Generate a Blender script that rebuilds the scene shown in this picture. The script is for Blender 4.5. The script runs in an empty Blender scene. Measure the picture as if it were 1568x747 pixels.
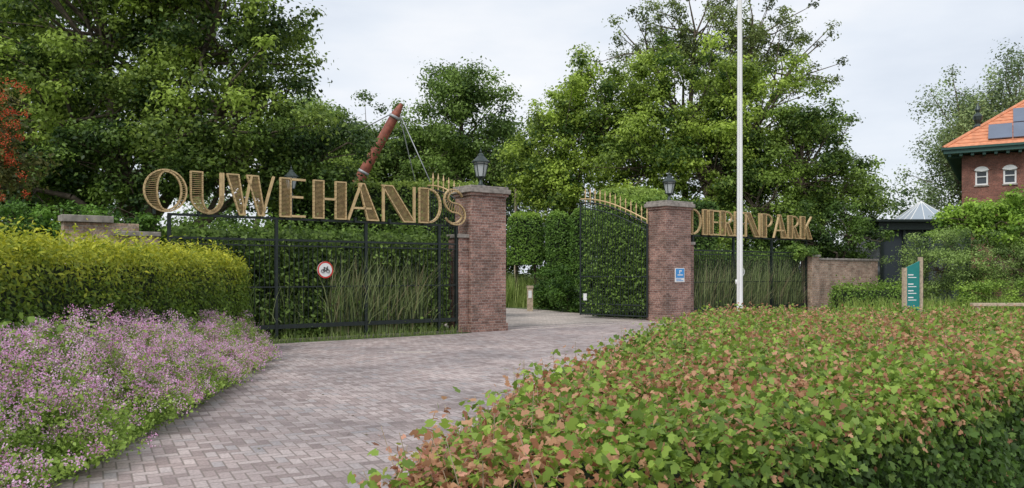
import bpy, math, numpy as np
from mathutils import Vector
rng = np.random.default_rng(7)
D = bpy.data
scene = bpy.context.scene
TG, HG = 1.5, 1.45   # foliage albedo gains (trees / hedges)
def link(o, parent=None):
    scene.collection.objects.link(o)
    if parent is not None: o.parent = parent
    return o
def empty(name):
    return link(D.objects.new(name, None))

# ---------------------------------------------------------------- materials
def newmat(name):
    m = D.materials.new(name); m.use_nodes = True
    nt = m.node_tree; nt.nodes.clear()
    out = nt.nodes.new('ShaderNodeOutputMaterial')
    return m, nt, out
def mnode(nt, op, a, b=None, c=None):
    n = nt.nodes.new('ShaderNodeMath'); n.operation = op
    for i, v in enumerate((a, b, c)):
        if v is None: continue
        if isinstance(v, (int, float)): n.inputs[i].default_value = v
        else: nt.links.new(v, n.inputs[i])
    return n.outputs[0]
def ramp(nt, fac, stops):
    r = nt.nodes.new('ShaderNodeValToRGB')
    el = r.color_ramp.elements
    while len(el) < len(stops): el.new(0.5)
    for e, (p, c) in zip(el, stops):
        e.position = p; e.color = (*c, 1)
    nt.links.new(fac, r.inputs[0])
    return r.outputs[0]
def noise(nt, scale, detail=4, vec=None):
    n = nt.nodes.new('ShaderNodeTexNoise'); n.inputs['Scale'].default_value = scale
    n.inputs['Detail'].default_value = detail
    if vec is None:
        g = nt.nodes.new('ShaderNodeNewGeometry'); vec = g.outputs['Position']
    nt.links.new(vec, n.inputs['Vector'])
    return n.outputs['Fac']
def mixc(nt, fac, a, b, mode='MIX'):
    n = nt.nodes.new('ShaderNodeMix'); n.data_type = 'RGBA'; n.blend_type = mode
    for idx, v in ((0, fac), (6, a), (7, b)):
        if isinstance(v, (int, float)): n.inputs[idx].default_value = v
        elif isinstance(v, tuple): n.inputs[idx].default_value = (*v, 1)
        else: nt.links.new(v, n.inputs[idx])
    return n.outputs[2]
def pbsdf(nt, out, col, rough=0.7, metal=0.0, bump=None, bstr=0.3, bdist=0.01):
    p = nt.nodes.new('ShaderNodeBsdfPrincipled')
    if isinstance(col, tuple): p.inputs['Base Color'].default_value = (*col, 1)
    else: nt.links.new(col, p.inputs['Base Color'])
    p.inputs['Roughness'].default_value = rough; p.inputs['Metallic'].default_value = metal
    if bump is not None:
        b = nt.nodes.new('ShaderNodeBump'); b.inputs['Strength'].default_value = bstr
        b.inputs['Distance'].default_value = bdist
        nt.links.new(bump, b.inputs['Height']); nt.links.new(b.outputs[0], p.inputs['Normal'])
    nt.links.new(p.outputs[0], out.inputs[0])
    return p
def simple(name, col, rough=0.6, metal=0.0, var=0.25, scale=6.0):
    m, nt, out = newmat(name)
    f = noise(nt, scale)
    c = ramp(nt, f, [(0.3, tuple(x*(1-var) for x in col)), (0.7, tuple(min(1, x*(1+var)) for x in col))])
    pbsdf(nt, out, c, rough, metal, f, 0.15)
    return m
def leafmat(name, trans=0.3, rough=0.5):
    m, nt, out = newmat(name)
    a = nt.nodes.new('ShaderNodeAttribute'); a.attribute_name = 'Col'
    p = nt.nodes.new('ShaderNodeBsdfPrincipled'); p.inputs['Roughness'].default_value = rough
    p.inputs['Specular IOR Level'].default_value = 0.3
    nt.links.new(a.outputs['Color'], p.inputs['Base Color'])
    t = nt.nodes.new('ShaderNodeBsdfTranslucent'); nt.links.new(a.outputs['Color'], t.inputs[0])
    mx = nt.nodes.new('ShaderNodeMixShader'); mx.inputs[0].default_value = trans
    nt.links.new(p.outputs[0], mx.inputs[1]); nt.links.new(t.outputs[0], mx.inputs[2])
    nt.links.new(mx.outputs[0], out.inputs[0])
    return m
def brickmat(name, c1, c2, mortar, bw=0.22, rh=0.072, ms=0.007):
    m, nt, out = newmat(name)
    uv = nt.nodes.new('ShaderNodeUVMap'); uv.uv_map = 'UVMap'
    b = nt.nodes.new('ShaderNodeTexBrick')
    b.inputs['Scale'].default_value = 1; b.inputs['Brick Width'].default_value = bw
    b.inputs['Row Height'].default_value = rh; b.inputs['Mortar Size'].default_value = ms
    b.inputs['Mortar Smooth'].default_value = 0.2
    b.inputs['Color1'].default_value = (*c1, 1); b.inputs['Color2'].default_value = (*c2, 1)
    b.inputs['Mortar'].default_value = (*mortar, 1)
    nt.links.new(uv.outputs[0], b.inputs['Vector'])
    f = noise(nt, 1.7, 6)
    f2 = noise(nt, 25, 3)
    k = ramp(nt, f, [(0.3, (0.6, 0.62, 0.6)), (0.65, (1.15, 1.1, 1.08))])
    c = mixc(nt, 1.0, b.outputs['Color'], k, 'MULTIPLY')
    k2 = ramp(nt, f2, [(0.3, (0.55,)*3), (0.7, (1.35,)*3)])
    c = mixc(nt, 1.0, c, k2, 'MULTIPLY')
    inv = mnode(nt, 'SUBTRACT', 1.0, b.outputs['Fac'])
    pbsdf(nt, out, c, 0.85, 0, inv, 0.6, 0.008)
    return m
def pavermat(name, stops, unit=0.1, ang=45, sand=(0.16,0.13,0.11)):
    m, nt, out = newmat(name)
    g = nt.nodes.new('ShaderNodeNewGeometry')
    mp = nt.nodes.new('ShaderNodeMapping'); mp.inputs['Rotation'].default_value = (0, 0, math.radians(ang))
    mp.inputs['Scale'].default_value = (1/unit,)*3
    nt.links.new(g.outputs['Position'], mp.inputs[0])
    s = nt.nodes.new('ShaderNodeSeparateXYZ'); nt.links.new(mp.outputs[0], s.inputs[0])
    x, y = s.outputs[0], s.outputs[1]
    ix = mnode(nt, 'FLOOR', x); iy = mnode(nt, 'FLOOR', y)
    fx = mnode(nt, 'SUBTRACT', x, ix); fy = mnode(nt, 'SUBTRACT', y, iy)
    d = mnode(nt, 'SUBTRACT', ix, iy)
    q = mnode(nt, 'FLOOR', mnode(nt, 'DIVIDE', mnode(nt, 'ADD', d, 0.5), 4.0))
    mm = mnode(nt, 'SUBTRACT', d, mnode(nt, 'MULTIPLY', q, 4.0))
    isH = mnode(nt, 'LESS_THAN', mm, 1.5)
    m1 = mnode(nt, 'COMPARE', mm, 1.0, 0.1); m2 = mnode(nt, 'COMPARE', mm, 2.0, 0.1); m3 = mnode(nt, 'COMPARE', mm, 3.0, 0.1)
    u = mnode(nt, 'ADD', fx, m1); v = mnode(nt, 'ADD', fy, m2)
    lu = mnode(nt, 'ADD', isH, 1.0); lv = mnode(nt, 'SUBTRACT', 2.0, isH)
    dd = mnode(nt, 'MINIMUM', mnode(nt, 'MINIMUM', u, mnode(nt, 'SUBTRACT', lu, u)),
               mnode(nt, 'MINIMUM', v, mnode(nt, 'SUBTRACT', lv, v)))
    idx = mnode(nt, 'SUBTRACT', ix, m1); idy = mnode(nt, 'ADD', iy, m3)
    cb = nt.nodes.new('ShaderNodeCombineXYZ')
    nt.links.new(idx, cb.inputs[0]); nt.links.new(idy, cb.inputs[1]); nt.links.new(isH, cb.inputs[2])
    wn = nt.nodes.new('ShaderNodeTexWhiteNoise'); nt.links.new(cb.outputs[0], wn.inputs['Vector'])
    c = ramp(nt, wn.outputs['Value'], stops)
    st = ramp(nt, noise(nt, 0.55, 7), [(0.32, (0.7, 0.71, 0.74)), (0.66, (1.17, 1.13, 1.12))])
    c = mixc(nt, 1.0, c, st, 'MULTIPLY')
    gr = ramp(nt, noise(nt, 45, 3), [(0.3, (0.78,)*3), (0.7, (1.18,)*3)])
    c = mixc(nt, 1.0, c, gr, 'MULTIPLY')
    mr = nt.nodes.new('ShaderNodeMapRange'); mr.inputs['From Min'].default_value = 0.02
    mr.inputs['From Max'].default_value = 0.11
    nt.links.new(dd, mr.inputs['Value'])
    c = mixc(nt, mr.outputs[0], sand, c)
    pbsdf(nt, out, c, 0.8, 0, mr.outputs[0], 0.5, 0.006)
    return m

MLEAF = leafmat('leaf_foliage', 0.4)
MPETAL = leafmat('petals', 0.4, 0.7)
MBARK = simple('bark', (0.11, 0.085, 0.06), 0.9, 0, 0.4, 9)
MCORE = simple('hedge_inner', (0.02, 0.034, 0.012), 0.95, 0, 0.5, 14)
MIRON = simple('iron_dark_paint', (0.014, 0.022, 0.02), 0.45, 0.2, 0.3, 12)
MGOLD = simple('gold_paint', (0.56, 0.4, 0.2), 0.42, 0.2, 0.18, 9)
MGOLDD = simple('gold_weathered', (0.36, 0.24, 0.11), 0.5, 0.2, 0.25, 9)
MBRICK = brickmat('pillar_brick', (0.19, 0.1, 0.08), (0.38, 0.225, 0.18), (0.34, 0.3, 0.27))
MBRICK2 = brickmat('wall_brick', (0.34, 0.22, 0.155), (0.54, 0.4, 0.3), (0.42, 0.37, 0.32), .24, .085, .009)
MHOUSE = brickmat('house_brick', (0.2, 0.08, 0.06), (0.3, 0.125, 0.09), (0.22, 0.16, 0.13))
MSTONE = simple('cap_stone', (0.28, 0.25, 0.22), 0.85, 0, 0.4, 7)
MWHITE = simple('white_paint', (0.8, 0.8, 0.78), 0.4, 0, 0.03, 3)
MRUST = simple('rust_red_paint', (0.26, 0.075, 0.045), 0.6, 0, 0.4, 5)
MCABLE = simple('cable_steel', (0.36, 0.37, 0.38), 0.5, 0.3, 0.1)
MLAMP = simple('lantern_metal', (0.05, 0.065, 0.06), 0.45, 0.5, 0.3, 20)
MWOOD = simple('weathered_wood', (0.42, 0.34, 0.24), 0.8, 0, 0.3, 14)
MTEAL = simple('teal_panel', (0.005, 0.2, 0.18), 0.4, 0, 0.1, 3)
MBLUE = simple('blue_panel', (0.05, 0.27, 0.6), 0.4, 0, 0.1, 3)
MRED = simple('red_paint', (0.6, 0.03, 0.02), 0.4, 0, 0.1, 3)
MBLACK = simple('black_paint', (0.015, 0.015, 0.015), 0.5, 0, 0.1, 3)
MTILE = simple('orange_roof_tile', (0.62, 0.25, 0.13), 0.75, 0, 0.2, 5)
MSOLAR = simple('solar_panel', (0.15, 0.18, 0.24), 0.25, 0.2, 0.1, 1)
MGREENP = simple('dark_green_paint', (0.02, 0.075, 0.06), 0.5, 0, 0.1, 3)
MSOIL = simple('soil', (0.07, 0.055, 0.035), 0.95, 0, 0.4, 5)
MKERB = simple('concrete_kerb', (0.2, 0.18, 0.15), 0.9, 0, 0.3, 8)
def glassmat(name, col, rough=0.1):
    m, nt, out = newmat(name); pbsdf(nt, out, col, rough, 0); return m
MGLASS = glassmat('lantern_glass', (0.42, 0.45, 0.45), 0.15)
MWIN = glassmat('window_glass', (0.05, 0.06, 0.07), 0.06)
MPGLASS = glassmat('pavilion_roof_glass', (0.32, 0.37, 0.42), 0.12)

# ---------------------------------------------------------------- mesh helpers
class MB:
    def __init__(s): s.v = []; s.f = []; s.m = []
    def add(s, vs, fs, mi=0):
        o = len(s.v); s.v += [tuple(map(float, p)) for p in vs]
        for f in fs: s.f.append([o+i for i in f]); s.m.append(mi)
    def hexa(s, p, mi=0):
        s.add(p, [(3,2,1,0),(4,5,6,7),(0,1,5,4),(1,2,6,5),(2,3,7,6),(3,0,4,7)], mi)
    def box(s, x0, x1, y0, y1, z0, z1, mi=0):
        s.hexa([(x0,y0,z0),(x1,y0,z0),(x1,y1,z0),(x0,y1,z0),(x0,y0,z1),(x1,y0,z1),(x1,y1,z1),(x0,y1,z1)], mi)
    def gbox(s, s0, s1, o0, o1, z0, z1, mi=0):
        c = [(s0,o0),(s1,o0),(s1,o1),(s0,o1)]
        s.hexa([g(a,b,z0) for a,b in c]+[g(a,b,z1) for a,b in c], mi)
    def tube(s, p, q, r0, r1=None, n=8, mi=0, cap=True):
        if r1 is None: r1 = r0
        p, q = Vector(p), Vector(q); d = (q-p).normalized()
        a = d.cross(Vector((0,0,1)) if abs(d.z) < 0.95 else Vector((1,0,0))).normalized(); b = d.cross(a)
        vs = []
        for c, r in ((p, r0), (q, r1)):
            for i in range(n):
                t = 2*math.pi*i/n; vs.append(c+a*math.cos(t)*r+b*math.sin(t)*r)
        fs = [(i, (i+1) % n, n+(i+1) % n, n+i) for i in range(n)]
        if cap: fs += [tuple(range(n))[::-1], tuple(range(n, 2*n))]
        s.add(vs, fs, mi)
    def path(s, pts, rs, n=6, mi=0):
        for i in range(len(pts)-1): s.tube(pts[i], pts[i+1], rs[i], rs[i+1], n, mi, False)
    def rev(s, c, prof, n=12, mi=0, rot=0.0):
        vs = []
        for r, z in prof:
            for i in range(n):
                t = 2*math.pi*i/n+rot; vs.append((c[0]+r*math.cos(t), c[1]+r*math.sin(t), c[2]+z))
        fs = []
        for k in range(len(prof)-1):
            for i in range(n):
                j = (i+1) % n; fs.append((k*n+i, k*n+j, (k+1)*n+j, (k+1)*n+i))
        fs += [tuple(range(n))[::-1], tuple(range((len(prof)-1)*n, len(prof)*n))]
        s.add(vs, fs, mi)
    def build(s, name, mats, parent=None, smooth=False, bevel=0):
        me = D.meshes.new(name); me.from_pydata(s.v, [], s.f)
        for m in mats: me.materials.append(m)
        me.polygons.foreach_set('material_index', s.m)
        uv = me.uv_layers.new(name='UVMap')
        for p in me.polygons:
            n = p.normal
            if abs(n.z) < 0.7:
                t = Vector((-n.y, n.x, 0)).normalized()
                for li in p.loop_indices:
                    co = me.vertices[me.loops[li].vertex_index].co
                    uv.data[li].uv = (co.dot(t), co.z)
            else:
                for li in p.loop_indices:
                    co = me.vertices[me.loops[li].vertex_index].co
                    uv.data[li].uv = (co.x, co.y)
        if smooth: me.polygons.foreach_set('use_smooth', [len(p.vertices) == 4 for p in me.polygons])
        o = link(D.objects.new(name, me), parent)
        if bevel:
            b = o.modifiers.new('bevel', 'BEVEL'); b.width = bevel; b.segments = 2; b.limit_method = 'ANGLE'
        return o
DS = (0.803, 0.596); DN = (-0.596, 0.803)
def g(s, o, z=0.0):   # gate line frame: s along the line, o back from it
    return (-0.82+DS[0]*s+DN[0]*o, 21.4+DS[1]*s+DN[1]*o, z)

def npmesh(name, V, F, C, mat, parent=None):
    me = D.meshes.new(name); V = V.astype(np.float32); k = F.shape[1]
    me.vertices.add(len(V)); me.vertices.foreach_set('co', V.ravel())
    me.loops.add(F.size); me.loops.foreach_set('vertex_index', F.astype(np.int32).ravel())
    me.polygons.add(len(F)); me.polygons.foreach_set('loop_start', np.arange(0, F.size, k, dtype=np.int32))
    me.update(calc_edges=True)
    a = me.attributes.new('Col', 'FLOAT_COLOR', 'POINT')
    CC = np.ones((len(V), 4), np.float32); CC[:, :3] = C; a.data.foreach_set('color', CC.ravel())
    me.materials.append(mat)
    return link(D.objects.new(name, me), parent)
def unit(a): return a/np.maximum(np.linalg.norm(a, axis=1, keepdims=True), 1e-6)
def rdir(n): return unit(rng.normal(size=(n, 3)))
QUAD = np.array([(-.5, 0), (-.08, .3), (.5, 0), (-.08, -.3)])
MAPLE = np.array([(-.5,0),(-.36,.3),(-.2,.5),(-.04,.24),(.2,.34),(.55,0),(.2,-.34),(-.04,-.24),(-.2,-.5),(-.36,-.3)])
LANCE = np.array([(-.5,0),(-.15,.17),(.15,.14),(.5,0),(.15,-.14),(-.15,-.17)])
OVAL = np.array([(-.5,0),(-.25,.25),(.1,.28),(.5,0),(.1,-.28),(-.25,-.25)])
def leafgeo(P, N, size, T=None, tmpl=QUAD):
    n = len(P); N = unit(N)
    R = rdir(n) if T is None else T
    B = unit(np.cross(N, R)); Tn = np.cross(B, N)
    S = size[:, None, None]
    V = P[:, None, :] + S*(tmpl[None, :, 0, None]*Tn[:, None, :] + tmpl[None, :, 1, None]*B[:, None, :])
    V[:, :, 2] -= size[:, None]*0.35*(tmpl[None, :, 0]**2)
    k = len(tmpl)
    return V.reshape(-1, 3), np.arange(n*k).reshape(n, k)
def leaves(name, P, N, size, col, mat=None, parent=None, tmpl=QUAD, T=None):
    V, F = leafgeo(P, N, size, T, tmpl)
    return npmesh(name, V, F, np.repeat(col, len(tmpl), axis=0), mat or MLEAF, parent)
def lerp(a, b, t): return np.array(a)[None, :]*(1-t[:, None])+np.array(b)[None, :]*t[:, None]
def wob(x, y, z=0, k=1.0):
    return (np.sin(x*2.3*k+1.3+np.sin(y*1.7*k))+np.sin(y*3.1*k+z*2.2*k)+np.sin((x+y)*5.3*k+z*4.1*k)*.6+np.sin(x*9.1*k-y*7.3*k+z*8.2*k)*.35)/2.9

def tree(name, base, r, lobes, nsub, subr, nleaf, lsize, dark, light, bend=0.3, fork=0.35, inner=0.55, squash=0.75, tmpl=QUAD, droop=0.0, limbs=True, gain=None, mean=.42):
    gain = gain or TG
    L = np.array(lobes, float)
    wt = (L[:, 3]*L[:, 5]); li = rng.choice(len(L), nsub, p=wt/wt.sum())
    d = rdir(nsub); rad = inner+(1.0-inner)*rng.random(nsub)**0.6
    rad *= 1+np.clip(0.13*rng.normal(size=nsub), -.3, .22)
    C = L[li, :3]+d*L[li, 3:]*rad[:, None]
    R = rng.uniform(subr[0], subr[1], nsub)
    mb = MB(); base = Vector(base)
    top = Vector((L[:, 0].mean(), L[:, 1].mean(), L[:, 2].max()))
    zf = base.z+(L[:, 2].min()-base.z)*fork+0.6
    fk = base.lerp(top, 0.12); fk.z = zf
    mid = base.lerp(fk, 0.5)+Vector((bend*0.3, 0, 0))
    mb.path([base-Vector((0, 0, .3)), base+Vector((0, 0, .25)), mid, fk], [r*1.5, r*1.1, r*.92, r*.8], 10)
    if limbs:
        lc = []
        for l in L:
            c = Vector(l[:3]); m1 = fk.lerp(c, .5)+Vector(rng.normal(size=3)*.3); m1.z += .4
            mb.path([fk, m1, c], [r*.6, r*.4, r*.22], 7); lc.append((m1, c))
        out_ = np.argsort(-rad)[:min(nsub, 60)]
        for i in np.unique(np.r_[out_, rng.choice(nsub, min(nsub, 100), replace=False)]):
            m1, c = lc[li[i]]; s0 = m1.lerp(c, .4+.6*rng.random()); e = Vector(C[i])
            m2 = s0.lerp(e, .5)+Vector(rng.normal(size=3)*.22)
            mb.path([s0, m2, e], [r*.17, r*.1, r*.03], 5)
    t = mb.build(name, [MBARK], smooth=True)
    w = R**2; si = rng.choice(nsub, nleaf, p=w/w.sum())
    dd = rdir(nleaf); dd[:, 2] = np.abs(dd[:, 2])*np.where(rng.random(nleaf) < .72, 1, -1)
    rr = rng.random(nleaf)**0.45
    off = dd*np.array([1, 1, squash])*(R[si]*rr)[:, None]
    off *= (1+0.25*rng.normal(size=nleaf))[:, None]
    P = C[si]+off
    if droop: P[:, 2] -= droop*rng.random(nleaf)**1.5*R[si]
    N = dd*0.7+rdir(nleaf)*0.75+np.array([0, 0, .45])
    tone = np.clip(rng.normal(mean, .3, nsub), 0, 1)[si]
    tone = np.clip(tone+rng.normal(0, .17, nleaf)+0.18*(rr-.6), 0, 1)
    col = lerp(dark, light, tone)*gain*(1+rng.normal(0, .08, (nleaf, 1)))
    leaves('crown_leaves', P, N, lsize*rng.uniform(.6, 1.35, nleaf), np.clip(col, .003, .9), MLEAF, t, tmpl)
    return t

def pip(x, y, poly):
    ins = np.zeros(len(x), bool); n = len(poly)
    for i in range(n):
        x0, y0 = poly[i]; x1, y1 = poly[(i+1) % n]
        c = ((y0 > y) != (y1 > y)) & (x < (x1-x0)*(y-y0)/(y1-y0+1e-12)+x0); ins ^= c
    return ins
def area(poly): return 0.5*sum(poly[i][0]*poly[(i+1) % len(poly)][1]-poly[(i+1) % len(poly)][0]*poly[i][1] for i in range(len(poly)))
def rect(cx, cy, lx, ly, deg=0, ch=0):
    a = math.radians(deg); ca, sa = math.cos(a), math.sin(a); X, Y = lx/2, ly/2
    if ch: pts = [(-X+ch,-Y),(X-ch,-Y),(X-ch*.3,-Y+ch*.3),(X,-Y+ch),(X,Y-ch),(X-ch,Y),(-X+ch,Y),(-X,Y-ch),(-X,-Y+ch),(-X+ch*.3,-Y+ch*.3)]
    else: pts = [(-X,-Y),(X,-Y),(X,Y),(-X,Y)]
    return [(cx+u*ca-v*sa, cy+u*sa+v*ca) for u, v in pts]
def hedge(name, poly, z0, z1, dens, lsize, dark, light, tdark=None, tlight=None, tmpl=OVAL, lump=.05, round_=.12, topdens=1.0, core_in=.09, tblend=.35, extra=None, shag=.05, gain=None):
    gain = gain or HG
    if area(poly) < 0: poly = poly[::-1]
    tdark = tdark or dark; tlight = tlight or light
    n = len(poly); ins = []
    for i in range(n):
        a = Vector(poly[i-1]); b = Vector(poly[i]); c = Vector(poly[(i+1) % n])
        e1 = (b-a).normalized(); e2 = (c-b).normalized()
        n1 = Vector((-e1.y, e1.x)); n2 = Vector((-e2.y, e2.x)); nn = (n1+n2)
        nn = nn/max(nn.length_squared/2, .3)
        ins.append(b+nn*core_in)
    mb = MB(); vs = [(p.x, p.y, z0) for p in ins]+[(p.x, p.y, z1-core_in*1.1-round_*.3) for p in ins]
    mb.add(vs, [tuple(range(n))[::-1], tuple(range(n, 2*n))]+[(i, (i+1) % n, n+(i+1) % n, n+i) for i in range(n)])
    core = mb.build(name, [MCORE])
    Ps, Ns = [], []
    A = abs(area(poly)); N = int(A*dens*topdens)
    xs = np.array([p[0] for p in poly]); ys = np.array([p[1] for p in poly])
    m = int(N*((xs.max()-xs.min())*(ys.max()-ys.min())/A)*1.1)+10
    x = rng.uniform(xs.min(), xs.max(), m); y = rng.uniform(ys.min(), ys.max(), m); k = pip(x, y, poly)
    x, y = x[k][:N], y[k][:N]
    dm = np.full(len(x), 9.)
    for i in range(n):
        a = np.array(poly[i]); b = np.array(poly[(i+1) % n]); ab = b-a
        t = np.clip(((x-a[0])*ab[0]+(y-a[1])*ab[1])/(ab@ab), 0, 1)
        dm = np.minimum(dm, np.hypot(x-a[0]-t*ab[0], y-a[1]-t*ab[1]))
    drop = round_*np.clip(1-dm/(round_*1.6+1e-6), 0, 1)**2
    z = z1-drop+lump*wob(x, y)+rng.normal(0, shag*.5, len(x))+shag*(rng.random(len(x))**8)*2.5
    Ps.append(np.c_[x, y, z]); Ns.append(np.c_[np.zeros((len(x), 2)), np.ones(len(x))]*0.75+rdir(len(x))*0.75)
    for i in range(n):
        a = np.array(poly[i]); b = np.array(poly[(i+1) % n]); ln = np.hypot(*(b-a)); M = int(ln*(z1-z0)*dens)
        if M < 1: continue
        e = (b-a)/ln; no = np.array([e[1], -e[0]])
        t = rng.random(M); zz = rng.uniform(z0, z1, M)
        tuck = round_*.8*np.clip((zz-(z1-round_*1.5))/(round_*1.5), 0, 1)**2
        o = lump*wob(a[0]+t*(b-a)[0], a[1]+t*(b-a)[1], zz)-tuck+rng.normal(0, shag*.5, M)
        P = np.c_[a[0]+t*(b-a)[0]+no[0]*o, a[1]+t*(b-a)[1]+no[1]*o, zz]
        Ps.append(P); Ns.append(np.array([no[0], no[1], .55])[None]*.75+rdir(M)*.7)
    P = np.vstack(Ps); Nn = np.vstack(Ns); K = len(P)
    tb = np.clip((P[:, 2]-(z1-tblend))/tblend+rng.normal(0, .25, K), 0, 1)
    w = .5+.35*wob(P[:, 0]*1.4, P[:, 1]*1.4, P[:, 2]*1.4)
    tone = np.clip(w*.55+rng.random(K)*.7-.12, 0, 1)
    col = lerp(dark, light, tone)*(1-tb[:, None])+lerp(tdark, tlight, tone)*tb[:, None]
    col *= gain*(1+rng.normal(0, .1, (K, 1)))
    sz = 1.0
    if extra is not None:
        frac, ca, cb = extra
        tuft = np.sin(P[:, 0]*23+3*np.sin(P[:, 1]*17))*np.sin(P[:, 1]*21+2*np.sin(P[:, 0]*19))
        pr = frac*np.clip((P[:, 2]-(z1-.2))/.16, .06, 1)*np.clip(.5+.6*wob(P[:, 0]*.8, P[:, 1]*.8+3, 0)+.7*tuft+.035*(P[:, 1]-4), .05, 1.6)
        pk = rng.random(K) < pr
        col[pk] = lerp(ca, cb, rng.random(pk.sum()))
        sz = np.where(pk, .78, 1.0)
    leaves('hedge_leaves', P, Nn, sz*lsize*rng.uniform(.55, 1.35, K), np.clip(col, .003, .9), MLEAF, core, tmpl)
    return core
def blades(name, B, H, W, lean, col, parent=None, seg=4, mat=None):
    n = len(B); az = rng.random(n)*2*math.pi; dx = np.c_[np.cos(az), np.sin(az)]; sd = np.c_[-dx[:, 1], dx[:, 0]]
    V = np.zeros((n, (seg+1)*2, 3))
    for k in range(seg+1):
        t = k/seg; w = W*(1-t**1.6)*.5+.001
        c = np.c_[B[:, 0]+dx[:, 0]*lean*t**2.2, B[:, 1]+dx[:, 1]*lean*t**2.2, B[:, 2]+H*(t-.28*(lean/np.maximum(H, .1))*t**3)]
        V[:, 2*k] = c; V[:, 2*k+1] = c
        V[:, 2*k, :2] += sd*w[:, None]; V[:, 2*k+1, :2] -= sd*w[:, None]
    F = []
    for k in range(seg): F.append(np.array([2*k, 2*k+1, 2*k+3, 2*k+2]))
    F = (np.arange(n)[:, None, None]*((seg+1)*2)+np.array(F)[None]).reshape(-1, 4)
    return npmesh(name, V.reshape(-1, 3), F, np.repeat(np.clip(col, 0, .9), (seg+1)*2, axis=0), mat or MLEAF, parent)
def shrub(name, lobes, nsub, subr, nleaf, lsize, dark, light, **kw):
    c = np.mean(np.array(lobes)[:, :2], axis=0)
    return tree(name, (c[0], c[1], 0), .07, lobes, nsub, subr, nleaf, lsize, dark, light, bend=0, fork=.2, **kw)

# ---------------------------------------------------------------- ground
m, nt, out = newmat('grass_ground')
c = ramp(nt, noise(nt, 1.2, 8), [(0.3, (0.04, 0.06, 0.02)), (0.55, (0.08, 0.13, 0.03)), (0.75, (0.13, 0.13, 0.06))])
pbsdf(nt, out, c, 0.95, 0, noise(nt, 30), 0.6, .03)
mb = MB(); mb.add([(-600, -100, 0), (600, -100, 0), (600, 900, 0), (-600, 900, 0)], [(0, 1, 2, 3)])
mb.build('ground', [m])
PAV = pavermat('herringbone_pavers', [(0, (.25,.2,.19)), (.25, (.35,.285,.27)), (.6, (.41,.345,.33)), (.85, (.47,.405,.385)), (1, (.33,.305,.305))], .1, 62, (.21,.175,.155))
PAV2 = pavermat('courtyard_pavers', [(0, (.42,.36,.32)), (.5, (.5,.44,.39)), (1, (.55,.49,.44))], .1, 20, (.3,.26,.22))
mb = MB()
pv = [(-3.1,-4),(7,-4),(14,4),(30,14),(40,27),g(20.5,-.3)[:2],g(8,-.1)[:2],g(8,1.1)[:2],g(-.3,1.1)[:2],g(-.4,-.2)[:2],g(-6.2,-.25)[:2],(-4.9,15.4),(-4.35,13.2),(-3.85,10.3),(-3.5,7.4),(-3.3,5.5)]
mb.add([(x-(.15 if x < -3 and y < 15 else 0), y, .004) for x, y in pv], [tuple(range(len(pv)))])
mb.build('paved_path', [PAV])
mb = MB()
pc = [g(-.3,1.1),g(8,1.1),(4.2,27.5),(3.3,29.5),(2.4,31.5),(1.4,33.6),(-.3,35.8),(-4,37.6),(-9,38),(-9,34.5),(-3.5,33.5),(-2.4,30),(-2.4,26)]
mb.add([(p[0], p[1], .008) for p in pc], [tuple(range(len(pc)))])
mb.build('courtyard_path', [PAV2])
mb = MB()
mb.gbox(.85, 7.2, .02, .14, .0, .013); mb.gbox(.85, 7.2, .72, .84, .0, .013)
mb.box(-2.35, -1.6, 15.85, 15.95, 0, .012)
mb.build('paving_band', [simple('band_brick', (.5,.44,.39), .85, 0, .25, 20)])
mb = MB(); mb.add([(-3.3,2,.009),(-3.48,5.5,.009),(-3.68,7.4,.009),(-4.02,10.3,.009),(-4.52,13.2,.009),(-5.0,15.4,.009),(-6.5,17,.009),(-12,17,.009),(-12,2,.009)], [tuple(range(9))])
mb.build('flower_bed_soil', [MSOIL])

# ---------------------------------------------------------------- pillars
def pillar(s0, s1):
    mb = MB(); mb.gbox(s0-.04, s1+.04, -.04, .84, 0, .22, 0)
    mb.gbox(s0, s1, 0, .8, .22, 3.66, 0)
    mb.gbox(s0-.05, s1+.05, -.05, .85, 3.66, 3.74, 0)
    mb.gbox(s0-.1, s1+.1, -.1, .9, 3.74, 3.86, 1)
    mb.gbox(s0-.05, s1+.05, -.05, .85, 3.86, 3.93, 1)
    return mb
mb = pillar(-.33, .82)
mb.gbox(-.62, -.33, .12, .68, 0, 2.52, 0); mb.gbox(-.66, -.33, .08, .72, 2.52, 2.62, 1)
mb.build('brick_gate_pillar', [MBRICK, MSTONE], bevel=.012)
mb = pillar(7.22, 8.42)
mb.gbox(8.42, 8.7, .12, .68, 0, 2.52, 0); mb.gbox(8.42, 8.74, .08, .72, 2.52, 2.62, 1)
mb.build('brick_gate_pillar', [MBRICK, MSTONE], bevel=.012)
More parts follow.
